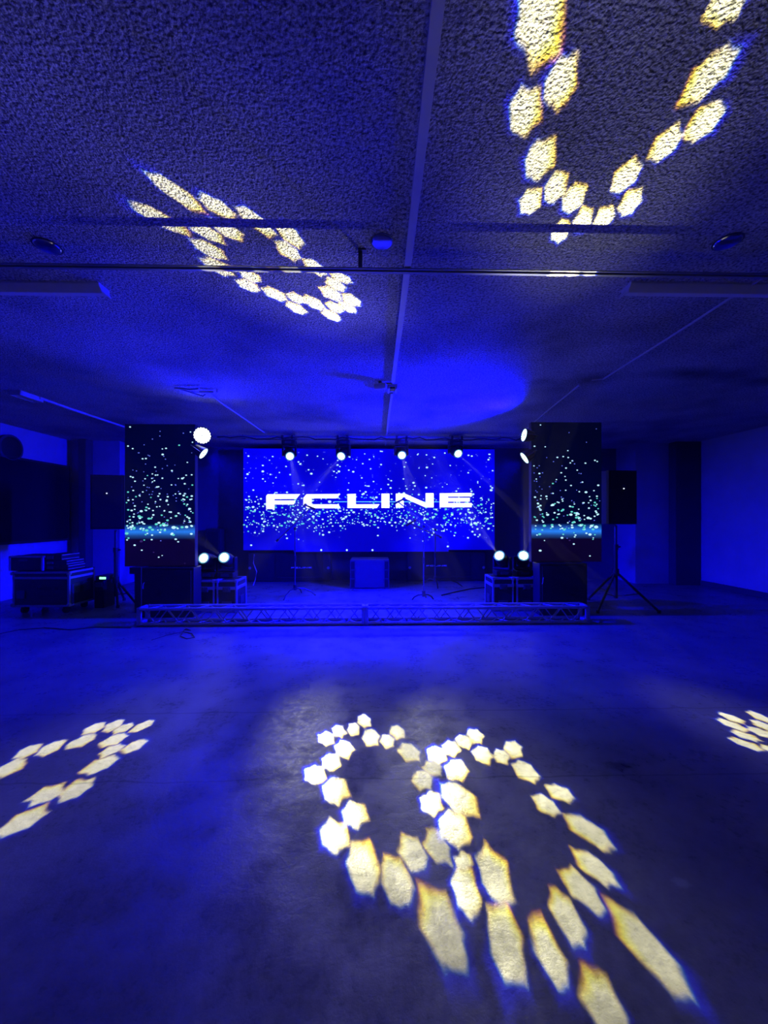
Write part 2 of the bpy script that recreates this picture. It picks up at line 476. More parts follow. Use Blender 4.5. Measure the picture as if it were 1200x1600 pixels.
cab(221, 303, 887, 'black speaker cabinet under the tall screen beside two cased lamps, stage left')
cab(843, 918, 880, 'black speaker cabinet under the tall screen with the sharp top edge')

# stepped support blocks left of the cabinet
p0, p1 = at_y(201, 886, 5.62), at_y(221, 897, 5.62)
q1 = at_y(209, 926, 5.62)
t = thing('support_block', (p1.x, 5.7, 0), 'dark stepped block holding up the outer corner of a tall screen', 'block')
MB().prism([(p0.x, p0.z - .01), (p1.x - .02, p0.z - .01), (p1.x - .02, 0), (q1.x, 0), (q1.x, p1.z), (p0.x, p1.z)], 5.64, 5.86).shift(-t.location).build('block', PLY, t)

# ------------------------------------------------------------------ subwoofers at the back
YS = 7.47
a, b = at_y(547, 875, YS), at_y(608, 920, YS)
t = thing('subwoofer', ((a.x + b.x) / 2, YS, 0), 'squat dark subwoofer with slots down both sides in the middle of the stage', 'speaker')
o = -t.location
MB().box(a.x, b.x, YS + .02, 8.05, 0, a.z, .008).shift(o).build('body', mat('dark_wood_cabinet', (.10, .10, .11), .5), t)
fw = (b.x - a.x)
MB().box(a.x + fw * .14, b.x - fw * .14, YS, YS + .022, .02, a.z - .02, .004).shift(o).build('front_panel', mat('dark_wood_cabinet', (.1, .1, .11)), t)
for sx in (a.x + fw * .02, b.x - fw * .12):
    for k in range(3):
        h = (a.z - .04) / 3
        MB().box(sx, sx + fw * .1, YS + .008, YS + .021, .02 + k * h + .012, .02 + (k + 1) * h - .012, .003).shift(o).build('port', PLASTER_D if False else GRILLE, t)
for sx in (a.x, a.x + fw * .115, b.x - fw * .135, b.x - fw * .02):
    MB().box(sx, sx + fw * .02, YS, YS + .022, 0, a.z).shift(o).build('divider', mat('dark_wood_cabinet', (.1, .1, .11)), t)

LOGOB = mat('blue_grey_badge', (.93, .93, .96), .55)


def backsub(px0, px1, pyt, pyb, lx, ly, gx0, gx1, label):
    Yf = 8.33
    a, b = at_y(px0, pyt, Yf), at_y(px1, pyb, Yf)
    t = thing('subwoofer', ((a.x + b.x) / 2, Yf, 0), label, 'speaker', 'long cabinets under the wide screen')
    o = -t.location
    MB().box(a.x, b.x, Yf, 8.58, 0, a.z, .04).shift(o).build('body', mat('black_cabinet', (.03, .03, .035), .5), t)
    g0, g1 = at_y(gx0, 800, Yf).x, at_y(gx1, 800, Yf).x
    MB().box(g0, g1, Yf - .015, Yf + .002, .13, a.z - .03, .005).shift(o).build('grille', GRILLE, t)
    MB().box(g0, g1, Yf - .03, Yf + .002, .075, .10, .005).shift(o).build('rail', mat('black_cabinet', (.03, .03, .035)), t)
    lg = logo(lx, .1, ly, Yf - .015, .006, t, LOGOB, t)
    lg['label'] = 'pale blue lettering plate'
    for xx in (a.x + .06, b.x - .06):
        MB().cyl((xx, Yf - .006, .3), (xx, Yf + .004, .3), .03, n=14).shift(o).build('corner_lock', ALUD, t)


backsub(386, 517, 862, 907, 471, 887, 430, 505, 'long black cabinet with small blue lettering behind the leftmost microphone stand')
backsub(636, 760, 860, 905, 682, 884, 660, 735, 'long black cabinet with small blue lettering behind the pair of microphone stands')

# narrow upright box at the back wall
a, b = at_y(321, 826, 8.3), at_y(345, 900, 8.3)
t = thing('tall_speaker', ((a.x + b.x) / 2, 8.4, 0), 'narrow upright cabinet against the back wall behind the left pair of floor lamps', 'speaker')
o = -t.location
MB().box(a.x, b.x, 8.3, 8.57, 0, a.z, .015).shift(o).build('body', mat('black_cabinet', (.03, .03, .035)), t)
MB().box(a.x + .05, b.x - .05, 8.285, 8.302, .1, a.z - .06, .004).shift(o).build('grille', GRILLE, t)

# ------------------------------------------------------------------ stage-edge truss (two box-truss lengths)
YT, TW = 4.93, .235


def truss(x0, x1, label):
    t = thing('truss', ((x0 + x1) / 2, YT + TW / 2, 0), label, 'truss', 'box truss along the stage edge')
    o = -t.location; r = .021
    ys, zs = (YT + r, YT + TW - r), (r, TW - r)
    for y in ys:
        for z in zs: MB().cyl((x0 + .01, y, z), (x1 - .01, y, z), r, n=14).shift(o).build('chord', ALU, t, True)
    for xe in (x0, x1 - .04):
        f = MB()
        f.box(xe, xe + .04, YT, YT + .055, 0, TW, .005).box(xe, xe + .04, YT + TW - .055, YT + TW, 0, TW, .005)
        f.box(xe, xe + .04, YT, YT + TW, 0, .05, .005).box(xe, xe + .04, YT, YT + TW, TW - .05, TW, .005)
        f.shift(o).build('end_frame', ALU, t)
    n = 9; L = (x1 - x0 - .16) / n; xs = x0 + .08
    for i in range(n):
        xa, xm, xb = xs + i * L, xs + (i + .5) * L, xs + (i + 1) * L
        for y, ph in ((ys[0], 0), (ys[1], 1)):
            za, zb = (zs[1], zs[0]) if ph == 0 else (zs[0], zs[1])
            MB().cyl((xa, y, za), (xm, y, zb), .0075, n=8).shift(o).build('brace', ALU, t, True)
            MB().cyl((xm, y, zb), (xb, y, za), .0075, n=8).shift(o).build('brace', ALU, t, True)
        for z in zs:
            MB().cyl((xa, ys[0], z), (xm, ys[1], z), .0075, n=8).shift(o).build('brace', ALU, t, True)
            MB().cyl((xm, ys[1], z), (xb, ys[0], z), .0075, n=8).shift(o).build('brace', ALU, t, True)


tx0, tx1, txm = at_y(213, 960, YT).x, at_y(922, 960, YT).x, at_y(570, 960, YT).x
truss(tx0, txm - .002, 'left-hand silver box truss length lying on the floor along the stage edge')
truss(txm + .002, tx1, 'right-hand silver box truss length lying on the floor along the stage edge')

# ------------------------------------------------------------------ flight cases and moving heads


def case(px0, px1, pyt, side, label, Yf=5.62):
    a, b = at_y(px0, pyt, Yf), at_y(px1, pyt, Yf)
    dp = .42
    t = thing('flight_case', ((a.x + b.x) / 2, Yf + dp / 2, 0), label, 'case', 'small flight cases under the floor lamps')
    o = -t.location; x0, x1, z1 = a.x, b.x, a.z
    zl = z1 - .115
    e = .006
    MB().box(x0 + e, x1 - e, Yf + e, Yf + dp - e, .01, z1 - e).shift(o).build('body', PLY, t)
    f = MB(); w = .026
    for x in (x0, x1 - w):
        for y in (Yf, Yf + dp - w): f.box(x, x + w, y, y + w, 0.008, z1, .003)
    for y in (Yf, Yf + dp - w):
        for z in (.008, z1 - w): f.box(x0, x1, y, y + w, z, z + w, .003)
    for x in (x0, x1 - w):
        for z in (.008, z1 - w): f.box(x, x + w, Yf, Yf + dp, z, z + w, .003)
    f.shift(o).build('edge_trim', ALUD, t)
    MB().box(x0 - .001, x1 + .001, Yf - .004, Yf + dp + .004, zl - .022, zl + .022, .003).shift(o).build('lid_band', ALUD, t)
    xm = (x0 + x1) / 2
    MB().box(xm - .055, xm + .055, Yf - .012, Yf + .01, zl - .055, zl + .02, .004).box(xm - .035, xm + .035, Yf - .018, Yf - .008, zl - .04, zl, .003).shift(o).build('latch', STEEL, t)
    h = MB().box(xm - .07, xm + .07, Yf - .004, Yf + .01, .05, .16, .004)
    h.shift(o).build('handle', STEEL, t)
    for x in (x0 + .012, x1 - .012):
        for z in (.02, z1 - .012):
            MB().obox(Matrix.Translation((x, Yf + .008, z)), .05, .03, .05, .01).shift(o).build('corner_guard', ALU, t)
    # side recess handle
    xs = x1 if side > 0 else x0
    MB().box(xs - .008, xs + .008, Yf + .14, Yf + .28, .1, .22, .004).shift(o).build('side_handle', STEEL, t)
    return (x0 + x1) / 2, Yf + dp / 2, z1


def moving_head(lens_pos, aim, foot_z, down, label, group):
    """head with its lens centred on lens_pos, looking along aim; base towards foot_z"""
    d = (Vector(aim) - Vector(lens_pos)).normalized()
    piv = Vector(lens_pos) - d * .17
    t = thing('moving_head_light', (piv.x, piv.y, foot_z), label, 'stage light', group)
    o = -t.location
    sg = -1 if down else 1
    hz = Vector((d.x, d.y, 0)).normalized(); side = Vector((-hz.y, hz.x, 0))
    rot = Matrix((side, hz, Vector((0, 0, 1)))).transposed().to_4x4()
    zb = foot_z + sg * .045
    MB().obox(Matrix.Translation((piv.x, piv.y, zb)), .25, .21, .085, .015).shift(o).build('base', BLACKP, t)
    MB().obox(Matrix.Translation((piv.x, piv.y - .112, zb)), .12, .008, .04, .004).shift(o).build('control_panel', STEEL, t)
    if down:
        for k in (-.09, .09):
            MB().box(piv.x + k - .02, piv.x + k + .02, piv.y - .16, piv.y + .16, foot_z - .002, foot_z + .022, .004).box(piv.x + k - .02, piv.x + k + .02, piv.y - .178, piv.y - .157, foot_z, foot_z + .07, .006).box(piv.x + k - .02, piv.x + k + .02, piv.y + .157, piv.y + .178, foot_z, foot_z + .07, .006).shift(o).build('mounting_clamp', STEEL, t)
    yk = MB()
    z0, z1 = foot_z + sg * .095, piv.z + sg * .05
    for s in (-1, 1):
        c = piv + side * s * .117
        yk.obox(Matrix.Translation((c.x, c.y, (z0 + z1) / 2)) @ rot, .035, .12, abs(z1 - z0), .014)
    yk.obox(Matrix.Translation((piv.x, piv.y, z0 + sg * .015)) @ rot, .264, .14, .04, .014)
    yk.shift(o).build('yoke', BLACKP, t)
    M = Matrix.Translation(piv) @ d.to_track_quat('Z', 'Y').to_matrix().to_4x4()
    hd = MB().lathe([(.04, -.15), (.085, -.14), (.1, -.1), (.104, .02), (.1, .06), (.092, .075), (.094, .1), (.088, .155), (.072, .168), (.066, .16), (.06, .158)], M, 28)
    hd.shift(o)
    h = hd.build('head', BLACKP, t, True)
    MB().lathe([(.066, .160), (.08, .164), (.082, .169), (.074, .172), (.066, .168)], M, 28).shift(o).build('lens_rim', LENSRING, h, True)
    MB().lathe([(.062, .160), (.062, .1695), (.045, .1725), (.01, .174)], M, 24).shift(o).build('lens', LENS, h, True)
    MB().lathe([(.016, -.005), (.016, .005)], Matrix.Translation(piv + side * .138) @ side.to_track_quat('Z', 'Y').to_matrix().to_4x4(), 16).shift(o).build('tilt_knob', STEEL, t)
    return t, Vector(lens_pos) + d * .02


# gobo spots measured on the photo: (x, y, half-length vector, half-width)
A_SPOTS = [(569, 1126, 8, 8, 9), (552, 1138, 8, 5, 9), (529, 1141, 9, 5, 9), (509, 1153, 11, 5, 10), (537, 1169, 12, 8, 13), (579, 1151, 11, 8, 12),
           (606, 1157, 9, 7, 10), (621, 1143, 10, 8, 10), (640, 1174, 14, 10, 13), (517, 1190, 13, 3, 13), (491, 1209, 16, 2, 14), (522, 1234, 14, 14, 19),
           (552, 1273, 6, 20, 19), (521, 1306, 3, 26, 22), (566, 1357, 8, 45, 24), (621, 1381, 12, 40, 22), (695, 1459, 27, 68, 31),
           (647, 1335, 13, 30, 19), (686, 1324, 16, 28, 17), (662, 1218, 12, 11, 15), (678, 1200, 13, 9, 12)]
B_SPOTS = [(707, 1292, 12, 27, 22), (672, 1253, 10, 13, 16), (682, 1178, 12, 9, 12), (704, 1168, 11, 7, 11), (724, 1157, 11, 6, 10), (742, 1148, 11, 7, 10), (712, 1202, 12, 12, 16), (753, 1177, 14, 9, 12),
           (783, 1181, 12, 7, 10), (802, 1169, 12, 10, 12), (822, 1204, 19, 14, 12), (712, 1245, 27, 22, 18), (726, 1393, 8, 38, 20), (724, 1347, 6, 14, 14),
           (770, 1368, 20, 46, 22), (790, 1480, 16, 70, 28), (877, 1239, 21, 12, 11), (855, 1258, 20, 14, 11), (922, 1298, 37, 25, 14),
           (936, 1360, 35, 30, 14), (913, 1393, 31, 34, 17), (890, 1440, 26, 46, 18), (861, 1497, 26, 60, 20), (1022, 1490, 65, 76, 22), (950, 1582, 32, 66, 28)]
FL_SPOTS = [(148, 1137, 17, -7, 6), (178, 1133, 16, -8, 6), (194, 1137, 16, -7, 5), (225, 1133, 19, -9, 5), (128, 1157, 22, -10, 7), (179, 1155, 22, -9, 7),
            (177, 1171, 20, -9, 6), (212, 1165, 21, -10, 7), (159, 1195, 28, -13, 9), (44, 1173, 21, -10, 7), (80, 1168, 21, -11, 7), (15, 1199, 27, -14, 9),
            (72, 1243, 30, -14, 11), (119, 1235, 28, -15, 11), (32, 1287, 42, -22, 12)]
FR_SPOTS = [(1142, 1121, 21, 8, 4), (1142, 1132, 24, 9, 4.5), (1164, 1150, 24, 8, 4.5), (1165, 1163, 27, 10, 5), (1188, 1120, 21, 9, 4.5), (1192, 1133, 20, 8, 4.5),
            (1187, 1144, 24, 9, 5), (1206, 1172, 20, 8, 4.5), (1215, 1152, 22, 9, 5)]
CL_SPOTS = [(268, 296, 46, 33, 12), (244, 340, 51, 27, 11), (337, 321, 31, 18, 11), (320, 362, 28, 16, 10), (353, 358, 26, 15, 10), (401, 346, 31, 24, 11),
            (455, 367, 20, 18, 12), (452, 392, 18, 14, 11), (325, 390, 27, 14, 10), (338, 417, 26, 13, 10), (390, 432, 18, 9, 8), (388, 447, 18, 8, 8),
            (430, 461, 19, 9, 8), (464, 467, 15, 7, 7), (492, 475, 17, 9, 8), (464, 483, 16, 8, 7), (495, 419, 18, 12, 9), (535, 434, 17, 7, 7),
            (527, 446, 15, 8, 8), (519, 460, 16, 9, 9), (551, 470, 15, 8, 8), (544, 481, 14, 8, 7), (524, 481, 13, 7, 7), (519, 494, 15, 7, 7)]
CR_SPOTS = [(838, 28, -6, 76, 38), (873, 127, 17, -42, 23), (817, 173, 10, -40, 24), (840, 252, 14, -32, 21), (866, 296, 12, -22, 15), (827, 317, 12, -18, 15),
            (894, 314, 14, -21, 15), (910, 346, 10, -18, 12), (944, 342, 13, -16, 12), (875, 364, 10, -16, 12), (985, 319, 15, -18, 13), (977, 280, 20, -24, 15),
            (1041, 227, 24, -27, 15), (1103, 192, 28, -28, 18), (1113, 117, 42, -46, 21), (1137, 8, 28, -22, 22)]


def centroid(spots, Z):
    v = Vector()
    for s in spots: v += at_z(s[0], s[1], Z)
    return v / len(spots)


def gobo_light(name, pos, spots, Z, centre_px, power, parent=None):
    """a real spot lamp whose slide (gobo) is a star-hole pattern drawn by nodes in the lamp's own beam coordinates"""
    pos = Vector(pos)
    aim = at_z(*centre_px, Z)
    Rm = (aim - pos).to_track_quat('-Z', 'Y').to_matrix()
    Ri = Rm.transposed()

    def uv(px, py):
        q = Ri @ (at_z(px, py, Z) - pos)
        return Vector((q.x / -q.z, q.y / -q.z))
    ld = bpy.data.lights.new(name, 'SPOT')
    ld.energy = power; ld.shadow_soft_size = .004; ld.spot_blend = 0.
    lo = bpy.data.objects.new(name, ld); COL.objects.link(lo)
    lo.location = pos; lo.rotation_euler = Rm.to_euler()
    ld.use_nodes = True
    nt = ld.node_tree; N, L = nt.nodes, nt.links
    em = N['Emission']
    tc = N.new('ShaderNodeTexCoord'); sx = N.new('ShaderNodeSeparateXYZ'); L.new(tc.outputs['Normal'], sx.inputs[0])
    ng = N.new('ShaderNodeMath'); ng.operation = 'MULTIPLY'; ng.inputs[1].default_value = -1; L.new(sx.outputs[2], ng.inputs[0])
    du = N.new('ShaderNodeMath'); du.operation = 'DIVIDE'; L.new(sx.outputs[0], du.inputs[0]); L.new(ng.outputs[0], du.inputs[1])
    dv = N.new('ShaderNodeMath'); dv.operation = 'DIVIDE'; L.new(sx.outputs[1], dv.inputs[0]); L.new(ng.outputs[0], dv.inputs[1])
    cb = N.new('ShaderNodeCombineXYZ'); L.new(du.outputs[0], cb.inputs[0]); L.new(dv.outputs[0], cb.inputs[1])
    nzw = N.new('ShaderNodeTexNoise'); nzw.inputs['Scale'].default_value = 120; nzw.inputs['Detail'].default_value = 1
    L.new(cb.outputs[0], nzw.inputs['Vector'])
    wsub = N.new('ShaderNodeVectorMath'); wsub.operation = 'SUBTRACT'; wsub.inputs[1].default_value = (.5, .5, .5); L.new(nzw.outputs['Color'], wsub.inputs[0])
    wadd = N.new('ShaderNodeVectorMath'); wadd.operation = 'MULTIPLY_ADD'; wadd.inputs[1].default_value = (.0045, .0045, 0)
    L.new(wsub.outputs[0], wadd.inputs[0]); L.new(cb.outputs[0], wadd.inputs[2])
    base = wadd.outputs[0]
    R3 = Matrix(((1, 0, 0), (.5, .8660254, 0), (-.5, .8660254, 0)))
    c1 = Vector((1, .5, -.5)).normalized(); c2 = Vector((0, 1, 1)).normalized(); c3 = c1.cross(c2)
    E3 = Matrix((c1, c2, c3)).transposed().to_euler()
    acc = None; rmax = 0.; kst = .2; q15 = math.sqrt(1.5)
    import numpy as np
    for (cx, cy, hx, hy, w) in spots:
        ln = math.hypot(hx, hy); wx, wy = -hy / ln * w, hx / ln * w
        c = uv(cx, cy)
        j1 = (uv(cx + hx, cy + hy) - uv(cx - hx, cy - hy)) / 2
        j2 = (uv(cx + wx, cy + wy) - uv(cx - wx, cy - wy)) / 2
        U, sv, Vt = np.linalg.svd(np.array([[j1.x, j2.x], [j1.y, j2.y]]))
        ang = math.atan2(U[1, 0], U[0, 0]); sx_, sy_ = sv[0] * .97, sv[1] * .97
        rmax = max(rmax, c.length + sx_ * 1.5)
        ca, sa = math.cos(ang), math.sin(ang)
        r = c.normalized() if c.length > 1e-4 else Vector((1, 0))
        wv = Vector(((ca * r.x + sa * r.y) / sx_, (-sa * r.x + ca * r.y) / sy_)).normalized()
        delta = min(.24, .07 + .0026 * ln)
        mp = N.new('ShaderNodeMapping'); mp.vector_type = 'TEXTURE'
        mp.inputs['Location'].default_value = (c.x, c.y, 0); mp.inputs['Rotation'].default_value = (0, 0, ang); mp.inputs['Scale'].default_value = (sx_, sy_, 1)
        L.new(base, mp.inputs['Vector'])
        m2 = N.new('ShaderNodeMapping'); m2.vector_type = 'VECTOR'
        m2.inputs['Rotation'].default_value = E3; m2.inputs['Scale'].default_value = (q15, q15, 1)
        L.new(mp.outputs[0], m2.inputs['Vector'])
        ab = N.new('ShaderNodeVectorMath'); ab.operation = 'ABSOLUTE'; L.new(m2.outputs[0], ab.inputs[0])
        se = N.new('ShaderNodeSeparateXYZ'); L.new(ab.outputs[0], se.inputs[0])
        x1 = N.new('ShaderNodeMath'); x1.operation = 'MAXIMUM'; L.new(se.outputs[0], x1.inputs[0]); L.new(se.outputs[1], x1.inputs[1])
        x2 = N.new('ShaderNodeMath'); x2.operation = 'MAXIMUM'; L.new(x1.outputs[0], x2.inputs[0]); L.new(se.outputs[2], x2.inputs[1])
        le = N.new('ShaderNodeVectorMath'); le.operation = 'LENGTH'; L.new(mp.outputs[0], le.inputs[0])
        k1 = N.new('ShaderNodeMath'); k1.operation = 'MULTIPLY'; k1.inputs[1].default_value = -kst; L.new(le.outputs['Value'], k1.inputs[0])
        k2 = N.new('ShaderNodeMath'); k2.operation = 'MULTIPLY_ADD'; k2.inputs[1].default_value = 1 + kst
        L.new(x2.outputs[0], k2.inputs[0]); L.new(k1.outputs[0], k2.inputs[2])
        dt = N.new('ShaderNodeVectorMath'); dt.operation = 'DOT_PRODUCT'; dt.inputs[1].default_value = (wv.x, wv.y, 0); L.new(mp.outputs[0], dt.inputs[0])
        va = N.new('ShaderNodeVectorMath'); va.operation = 'MULTIPLY_ADD'; va.inputs[1].default_value = (delta, .85 * delta, -.6 * delta)
        vb = N.new('ShaderNodeVectorMath'); vb.operation = 'ADD'; vb.inputs[1].default_value = (.5 * delta, .5 * delta, .3 * delta)
        L.new(k2.outputs[0], vb.inputs[0])
        L.new(dt.outputs['Value'], va.inputs[0]); L.new(vb.outputs[0], va.inputs[2])
        if acc is None: acc = va.outputs[0]
        else:
            mi = N.new('ShaderNodeVectorMath'); mi.operation = 'MINIMUM'; L.new(acc, mi.inputs[0]); L.new(va.outputs[0], mi.inputs[1]); acc = mi.outputs[0]
    mr = N.new('ShaderNodeMapRange'); mr.data_type = 'FLOAT_VECTOR'; mr.interpolation_type = 'SMOOTHSTEP'
    vi = [s for s in mr.inputs if s.type == 'VECTOR']
    L.new(acc, vi[0]); vi[1].default_value = (.86, .82, .6); vi[2].default_value = (1.14, 1.16, 1.32)
    vi[3].default_value = (1., .945, .54); vi[4].default_value = (0, 0, 0)
    vo = [s for s in mr.outputs if s.type == 'VECTOR'][0]
    # stray light scattered by the lens around the pattern
    ru = N.new('ShaderNodeVectorMath'); ru.operation = 'LENGTH'; L.new(base, ru.inputs[0])
    ms = N.new('ShaderNodeMapRange'); ms.interpolation_type = 'SMOOTHSTEP'
    ms.inputs[1].default_value = rmax * .35; ms.inputs[2].default_value = rmax * 1.9; ms.inputs[3].default_value = SPILL; ms.inputs[4].default_value = 0
    L.new(ru.outputs['Value'], ms.inputs[0])
    ad = N.new('ShaderNodeVectorMath'); ad.operation = 'ADD'; L.new(vo, ad.inputs[0]); L.new(ms.outputs[0], ad.inputs[1])
    L.new(ad.outputs[0], em.inputs['Color']); em.inputs['Strength'].default_value = 1.
    ld.spot_size = min(R(170), 2 * math.atan(rmax * 1.9) + R(2))
    return lo


SPILL = .02
WHITE_P = 9300.
case_specs = [(303, 335, 907, -1, 'small silver-edged flight case under the outermost lamp of the left floor pair'),
              (338, 370, 907, 1, 'small silver-edged flight case under the inner lamp of the left floor pair'),
              (770, 803, 903, -1, 'small silver-edged flight case under the inner lamp of the right floor pair'),
              (807, 840, 903, 1, 'small silver-edged flight case against the right screen, under the outermost floor lamp')]
lens_px = [(318, 872), (350, 871), (780, 868), (818, 868)]
aims = [Vector((-3.2, -.6, CEIL)), Vector((-1.9, -.4, CEIL)), at_z(430, 400, CEIL), at_z(940, 220, CEIL)]
lab = ['lit moving head lamp on the flight case next to the black cabinet, stage left', 'lit moving head lamp on a case, the inner of the left floor pair',
       'lit moving head lamp on a case, the inner of the right floor pair', 'lit moving head lamp on a case, touching the right screen']
heads = []
for (c, lp, am, lb) in zip(case_specs, lens_px, aims, lab):
    xm, ym, z1 = case(*c)
    lens = at_y(lp[0], lp[1], ym - .08)
    heads.append(moving_head(lens, am, z1, False, lb, 'moving heads on the stage floor'))

YB, ZB = 7.3, 2.875
fl_px = [(453, 713), (533, 713), (628, 711.5), (716, 709)]
fl_aim = [at_z(600, 1270, 0), at_z(120, 1200, 0), at_z(810, 1330, 0), at_z(1165, 1145, 0)]
fl_lab = ['lit moving head lamp hung from the ceiling bar, nearest the left lamp pole', 'lit moving head lamp hung from the ceiling bar, second from the left',
          'lit moving head lamp hung from the ceiling bar, third from the left', 'lit moving head lamp hung from the ceiling bar, nearest the right screen']
fheads = []
for lp, am, lb in zip(fl_px, fl_aim, fl_lab):
    lens = at_y(lp[0], lp[1], YB - .12)
    lens = at_y(lp[0], lp[1], YB + (am - lens).normalized().y * .17)
    fheads.append(moving_head(lens, am, ZB - .036, True, lb, 'moving heads on the ceiling bar'))

gobo_light('beam_lamp', fheads[0][1], A_SPOTS, 0, (600, 1260), WHITE_P)
gobo_light('beam_lamp', fheads[2][1], B_SPOTS, 0, (800, 1290), WHITE_P)
gobo_light('beam_lamp', fheads[1][1], FL_SPOTS, 0, (110, 1200), WHITE_P)
gobo_light('beam_lamp', fheads[3][1], FR_SPOTS, 0, (1190, 1145), WHITE_P)
gobo_light('beam_lamp', heads[2][1], [(x, y, u * .97, v * .97, w * .93) for x, y, u, v, w in CL_SPOTS], CEIL, (430, 410), WHITE_P * .68)
gobo_light('beam_lamp', heads[3][1], CR_SPOTS, CEIL, (960, 200), WHITE_P * .85)
for k in (0, 1):                                   # these two throw their beams over the camera's head
    ld = bpy.data.lights.new('beam_lamp', 'SPOT'); ld.energy = 700; ld.spot_size = R(9); ld.spot_blend = .3; ld.shadow_soft_size = .01
    ld.color = (1, .95, .8)
    lo = bpy.data.objects.new('beam_lamp', ld); COL.objects.link(lo); lo.location = heads[k][1]
    lo.rotation_euler = (aims[k] - heads[k][1]).to_track_quat('-Z', 'Y').to_euler()

# ------------------------------------------------------------------ round LED lamps (pars) on the inner edges of the side screens
BLUE = (.0006, .0, 1.)


def par(px, py, Y, direction, power, size, label, hot, cone=150, rad=.1, edge_x=None):
    c = at_y(px, py, Y); d = Vector(direction).normalized()
    t = thing('par_light', (c.x, c.y, c.z), label, 'stage light', 'round blue lamps beside the side screens')
    M = d.to_track_quat('Z', 'Y').to_matrix().to_4x4()
    s = rad / .1
    b = MB().lathe([(.05 * s, -.13), (.075 * s, -.12), (.095 * s, -.05), (.108 * s, -.01), (.112 * s, .012), (.1 * s, .012), (.098 * s, -.002)], M, 28).build('housing', BLACKP, t, True)
    pl = MB()
    pl.lathe([(.088 * s, -.004), (.088 * s, .003), (.086 * s, .005)], M, 28)
    ln = pl.build('lens', PARLENS_HOT if hot else PARLENS, b)
    led = MB()
    for rr, n in ((.035, 6), (.07, 12), (.094, 18)):
        for k in range(n):
            a = 2 * PI * k / n
            led.lathe([(.012 * s, .002), (.012 * s, .010), (.008 * s, .013)], M @ Matrix.Translation((rr * s * math.cos(a), rr * s * math.sin(a), 0)), 10)
    led.build('diodes', PARLENS_HOT if hot else PARLENS, b)
    MB().lathe([(.009 * s, .004), (.009 * s, .015)], M, 10).build('centre_screw', BLACKP, b)
    # bracket to the upright
    hx = Vector((d.y, -d.x, 0)).normalized()
    br = MB()
    for sgn in (-1, 1):
        e = hx * sgn * .125 * s
        br.tube([e, e - d * .1, hx * sgn * .05 - d * .17], .008)
    if edge_x is not None:
        k = -d * .17
        br.tube([k, Vector((edge_x - c.x, .1, 0)).lerp(k, .3), Vector((edge_x - c.x, .1, 0))], .012)
    br.build('bracket', STEEL, t)
    ld = bpy.data.lights.new('par_lamp', 'SPOT'); ld.energy = power; ld.color = BLUE; ld.spot_size = R(cone); ld.spot_blend = 1.; ld.shadow_soft_size = .07
    lo = bpy.data.objects.new('par_lamp', ld); COL.objects.link(lo)
    lo.location = c + d * .03; lo.rotation_euler = d.to_track_quat('-Z', 'Y').to_euler()
    return t


YP = 5.36
PAR_P = 900.
EL, ER = at_y(305, 800, 5.45).x + .014, at_y(830, 800, 5.45).x - .014
par(316, 680.5, YP, (.4, -.9, -.16), PAR_P * .28, 1, 'round blue-white lamp glaring straight at the camera, above another by the left screen', True, cone=150, rad=.105, edge_x=EL)
par(317, 708, YP, (.8, .06, -.57), PAR_P * 5.8, 1, 'round pale lamp turned away below the glaring lamp by the left screen', False, rad=.08, cone=86, edge_x=EL)
par(820, 680, YP, (-.97, -.06, .12), PAR_P * 2.6, 1, 'round pale lamp, the upper of two by the right screen', False, rad=.085, cone=148, edge_x=ER)
par(820.5, 715, YP, (-.82, .08, -.55), PAR_P * 5.2, 1, 'round pale lamp, the lower of two by the right screen', False, rad=.085, cone=87, edge_x=ER)

# ------------------------------------------------------------------ ceiling bar with cables
xa, xb = at_y(338, 686, YB).x, at_y(822, 686, YB).x
t = thing('lighting_bar', ((xa + xb) / 2, YB, ZB), 'long pair of pipes under the ceiling carrying the hanging lamps', 'bar')
for dy in (-.13, .13):
    MB().cyl((xa - t.location.x, dy, .012), (xb - t.location.x, dy, .012), .024, n=14).build('pipe', ALUD, t, True)
for k in range(6):
    x = xa + (xb - xa) * (k + .5) / 6 - t.location.x
    MB().box(x - .02, x + .02, -.14, .14, .01, .035).cyl((x, 0, .03), (x, 0, CEIL - ZB), .008).build('hanger', STEEL, t)
cb = []
rnd = random.Random(4)
xx = xa + .1
pts = []
while xx < xb - .1:
    pts.append((xx, YB - .205, ZB + .0 - rnd.random() * .06)); xx += .12
tag(MB().tube(pts, .009, 6).build('cable', RUBBER), 'black cable looping along the ceiling bar between the hanging lamps', 'cable')
for px0, px1 in ((413, 575), (600, 800)):
    pass

# ------------------------------------------------------------------ tripod speakers


